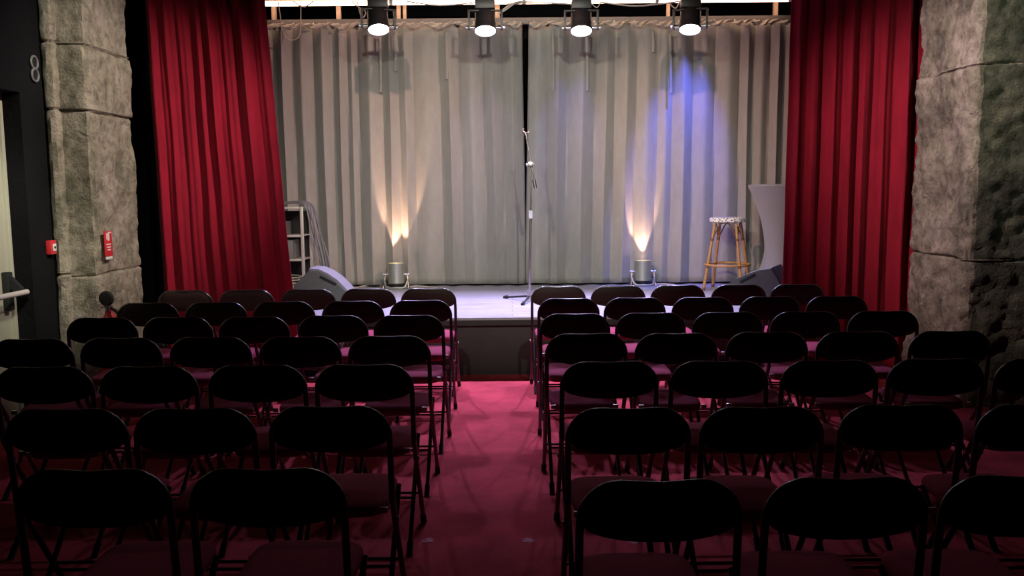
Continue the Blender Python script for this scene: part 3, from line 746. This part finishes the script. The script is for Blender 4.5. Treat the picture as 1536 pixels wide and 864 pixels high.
# fire extinguisher
ex = at_y(165, 447, 6.5)
t = thing('fire_extinguisher', (-2.895, 6.17, 0.0), 'fire extinguisher with round black top standing against the left stone pillar', 'fire extinguisher')
ez = at_y(165, 447, 6.17).z
bm = B(); lathe(bm, [(0.07, 0.0), (0.078, 0.01), (0.078, ez-.24), (0.065, ez-.16), (0.03, ez-.12), (0.025, ez-.09)], 28); link('cylinder', bm, M['redsign'], t)
bm = B(); box(bm, (0, -0.0, ez-.075), (0.03, 0.06, 0.04), 0.006); box(bm, (0, -0.05, ez-.055), (0.02, 0.12, 0.012), 0.004); link('valve', bm, M['steel'], t)
bm = B(); lathe(bm, [(0.012, -0.02), (0.045, -0.015), (0.055, 0.0), (0.045, 0.015), (0.012, 0.02)], 24)
bmesh.ops.transform(bm, matrix=Matrix.Translation((0.0, -0.03, ez)) @ Matrix.Rotation(PI/2, 4, 'X'), verts=bm.verts[:]); link('gauge_head', bm, M['rubber'], t)
bm = B(); tube(bm, smooth_path([(0.03, -0.03, ez-.07), (0.10, -0.06, ez-.12), (0.11, -0.06, ez-.3), (0.09, -0.05, ez-.45)], 5), 0.012, 8); link('hose', bm, M['rubber'], t)
bm = B(); lathe(bm, [(0.0785, ez-.42), (0.0795, ez-.42), (0.0795, ez-.27), (0.0785, ez-.27)], 28); link('label_band', bm, M['white'], t)

# worn tape marks in the aisle
for (px, py, lb) in ((642, 811, 'pale worn tape mark on the aisle carpet beside the left chairs'), (793, 811, 'pale worn tape mark on the aisle carpet beside the right chairs'), (950, 812, 'pale worn tape mark on the carpet under the nearest right chairs')):
    p = at_h(px, py, 0.0); bm = B(); rnd = random.Random(px)
    vs = []
    n = 18
    for zz in (0.0, 0.0015):
        vs.append([bm.verts.new((p.x+0.028*math.cos(2*PI*k/n)*(0.6+.5*rnd.random()), p.y+0.032*math.sin(2*PI*k/n)*(0.6+.5*rnd.random()), zz)) for k in range(n)])
    bm.faces.new(vs[0][::-1]); bm.faces.new(vs[1])
    for k in range(n): bm.faces.new((vs[0][k], vs[0][(k+1) % n], vs[1][(k+1) % n], vs[1][k]))
    tag(link('tape_mark', bm, M['scuff'], None, False), lb, 'tape mark')

# ================================================================== CHAIRS
CW, CH = 0.43, 0.845
def make_chair():
    t = thing('folding_chair', (0, 0, 0), 'x', 'chair', 'black folding chairs set out in rows')
    hw = CW/2 - 0.011
    # line of the front tube: back top (y=0) forward to the front foot
    def fy_(z):   # y of the long tube at height z
        if z > 0.50: return 0.02 + (CH-z)*0.10
        return 0.0545 + (0.50-z)*0.66
    zt_ = CH-0.011
    # back frame: U over the top, down to the seat
    pts = []
    pts.append((-hw, fy_(0.50), 0.50))
    for z in (0.60, 0.68): pts.append((-hw, fy_(z), z))
    Rc = 0.105
    for k in range(1, 8):
        a = PI - k*(PI/2)/8
        pts.append((-hw+Rc + Rc*math.cos(a), fy_(zt_-Rc+Rc*math.sin(a)), zt_-Rc + Rc*math.sin(a)))
    pts.append((-hw+Rc, fy_(zt_), zt_-0.001)); pts.append((0, fy_(zt_)-0.016, zt_-0.002))
    full = pts + [(-x, y, z) for (x, y, z) in pts[-2::-1]]
    bm = B(); tube(bm, full, 0.011, 10); link('back_frame', bm, M['frame'], t)
    # upholstered back pad
    bm = B(); nx, nz = 26, 8; top = []; 
    def pad_pt(u, v, side):
        x = (u*2-1)*(hw-0.004)
        ax = abs(x); zc_top = zt_-0.004
        if ax > hw-Rc:
            q = (ax-(hw-Rc))/Rc; zc_top = zt_-Rc + Rc*math.sqrt(max(0, 1-q*q)) - 0.003
        zb = 0.685 + 0.030*((abs(u*2-1))**2.6) - 0.004
        if ax > hw-0.03: zb += 0.018*((ax-(hw-0.03))/0.03)**2
        z = zb + (zc_top-zb)*v
        edge = min(1, 6*min(u, 1-u)+0.15)*min(1, 4*min(v, 1-v)+0.25)
        curve = -0.018*(1-(u*2-1)**2)
        y = fy_(z) + curve + (0.014*edge if side else -0.013*edge)
        return (x, y, z)
    grids = []
    for side in (0, 1):
        grids.append([[bm.verts.new(pad_pt(i/nx, j/nz, side)) for i in range(nx+1)] for j in range(nz+1)])
    for g in grids:
        for j in range(nz):
            for i in range(nx): bm.faces.new((g[j][i], g[j][i+1], g[j+1][i+1], g[j+1][i]))
    a, b_ = grids
    for i in range(nx):
        bm.faces.new((a[0][i], a[0][i+1], b_[0][i+1], b_[0][i])); bm.faces.new((a[nz][i], a[nz][i+1], b_[nz][i+1], b_[nz][i]))
    for j in range(nz):
        bm.faces.new((a[j][0], a[j+1][0], b_[j+1][0], b_[j][0])); bm.faces.new((a[j][nx], a[j+1][nx], b_[j+1][nx], b_[j][nx]))
    link('backrest', bm, M['vinyl'], t)
    # seat
    zs = 0.445
    n = 40; rings = []
    def outline(k, s):
        a = 2*PI*k/n; c, s2 = math.cos(a), math.sin(a); e = 0.42
        x = math.copysign(abs(c)**e, c); y = math.copysign(abs(s2)**e, s2)
        w = 0.174 + 0.008*y
        return (x*w*s, 0.315 + y*0.195*s)
    bm = B()
    for (s, z) in ((0.93, zs-0.045), (0.985, zs-0.038), (1.0, zs-0.022), (0.985, zs-0.008), (0.94, zs), (0.8, zs+0.006), (0.4, zs+0.009)):
        rings.append([bm.verts.new((*outline(k, s), z)) for k in range(n)])
    for A, C in zip(rings, rings[1:]):
        for k in range(n): bm.faces.new((A[k], A[(k+1) % n], C[(k+1) % n], C[k]))
    bm.faces.new(rings[0][::-1]); bm.faces.new(rings[-1]); link('seat', bm, M['seat'], t)
    # seat bracket pair at the rear corners
    for s in (-1, 1):
        bm = B(); box(bm, (s*0.165, 0.118, zs-0.01), (0.028, 0.012, 0.022), 0.003); link('seat_bracket', bm, M['steel'], t)
        bm = B(); cyl(bm, (s*(hw-0.012), fy_(0.40)+0.002, 0.40), (s*(hw+0.016), fy_(0.40)+0.002, 0.40), 0.009, 10); link('pivot_bolt', bm, M['steel'], t)
        # front leg (lower run of the long tube)
        zz = [0.505, 0.40, 0.2, 0.03]
        bm = B(); tube(bm, [(s*hw, fy_(z), z) for z in zz], 0.011, 10); lg = link('leg', bm, M['frame'], t)
        bm = B(); cyl(bm, (s*hw, fy_(0.0)+0.003, 0.0), (s*hw, fy_(0.045), 0.045), 0.0145, 10); link('foot_cap', bm, M['rubber'], lg)
        # rear leg
        hr = hw-0.024
        def ry_(z): return 0.43 - (0.42-z)*1.03
        bm = B(); tube(bm, [(s*hr, ry_(z), z) for z in (0.42, 0.2, 0.03)], 0.0105, 10); lg = link('leg', bm, M['frame'], t)
        bm = B(); cyl(bm, (s*hr, ry_(0.0), 0.0), (s*hr, ry_(0.045), 0.045), 0.014, 10); link('foot_cap', bm, M['rubber'], lg)
    bm = B(); cyl(bm, (-hw, fy_(0.19), 0.19), (hw, fy_(0.19), 0.19), 0.0065, 8); link('stretcher', bm, M['frame'], t)
    bm = B(); cyl(bm, (-hr, 0.43-(0.42-0.19)*1.03, 0.19), (hr, 0.43-(0.42-0.19)*1.03, 0.19), 0.0065, 8); link('stretcher', bm, M['frame'], t)
    return t
def copy_tree(o, parent=None):
    c = o.copy(); COL.objects.link(c)
    if parent: c.parent = parent
    for ch in [x for x in CH_OF.get(o.name, [])]: copy_tree(ch, c)
    return c
proto = make_chair()
CH_OF = {}
def index(o):
    kids = list(o.children); CH_OF[o.name] = kids
    for k in kids: index(k)
index(proto)
Z0 = 559.0
rows_l = [
    (1, 0.01180, [644, 553, 463, 370, 277]), (2, 0.01048, [632, 530, 426, 324, 221]), (3, 0.00921, [614, 498.5, 381, 264.5, 149]),
    (4, 0.00790, [584, 449.5, 313, 177, 45]), (5, 0.00658, [545, 383, 219, 59]), (6, 0.00527, [491, 287, 91]), (7, 0.00411, [396, 130])]
rows_r = [
    (1, 0.01190, [840, 930, 1020, 1111.5, 1200]), (2, 0.01056, [855, 955, 1057, 1159, 1259]), (3, 0.00923, [864, 979, 1095, 1212, 1330]),
    (4, 0.00791, [882, 1017, 1155, 1291, 1430]), (5, 0.00659, [917, 1082, 1249, 1412, 1572]), (6, 0.00519, [945, 1147, 1360, 1565]), (7, 0.00389, [992, 1276, 1547])]
ROW = ['', 'front row', 'second row', 'third row', 'fourth row', 'fifth row', 'sixth row', 'nearest row']
SEAT = ['beside the aisle', 'second from the aisle', 'third from the aisle', 'fourth from the aisle', 'fifth from the aisle']
first = True
rnd = random.Random(12)
for side, rows in (('left', rows_l), ('right', rows_r)):
    for (ri, inv, cs) in rows:
        zc = Z0*inv
        Y = (zc - 0.725*math.sin(PITCH))/math.cos(PITCH)
        for k, c in enumerate(cs):
            x = (c-770)*zc/F
            o = proto if first else copy_tree(proto)
            first = False
            o.location = (x, Y + rnd.uniform(-.012, .012), 0); o.rotation_euler = (0, 0, rnd.uniform(-.02, .02))
            o['label'] = 'black folding chair with burgundy seat, %s in the %s, %s block' % (SEAT[k], ROW[ri], side)
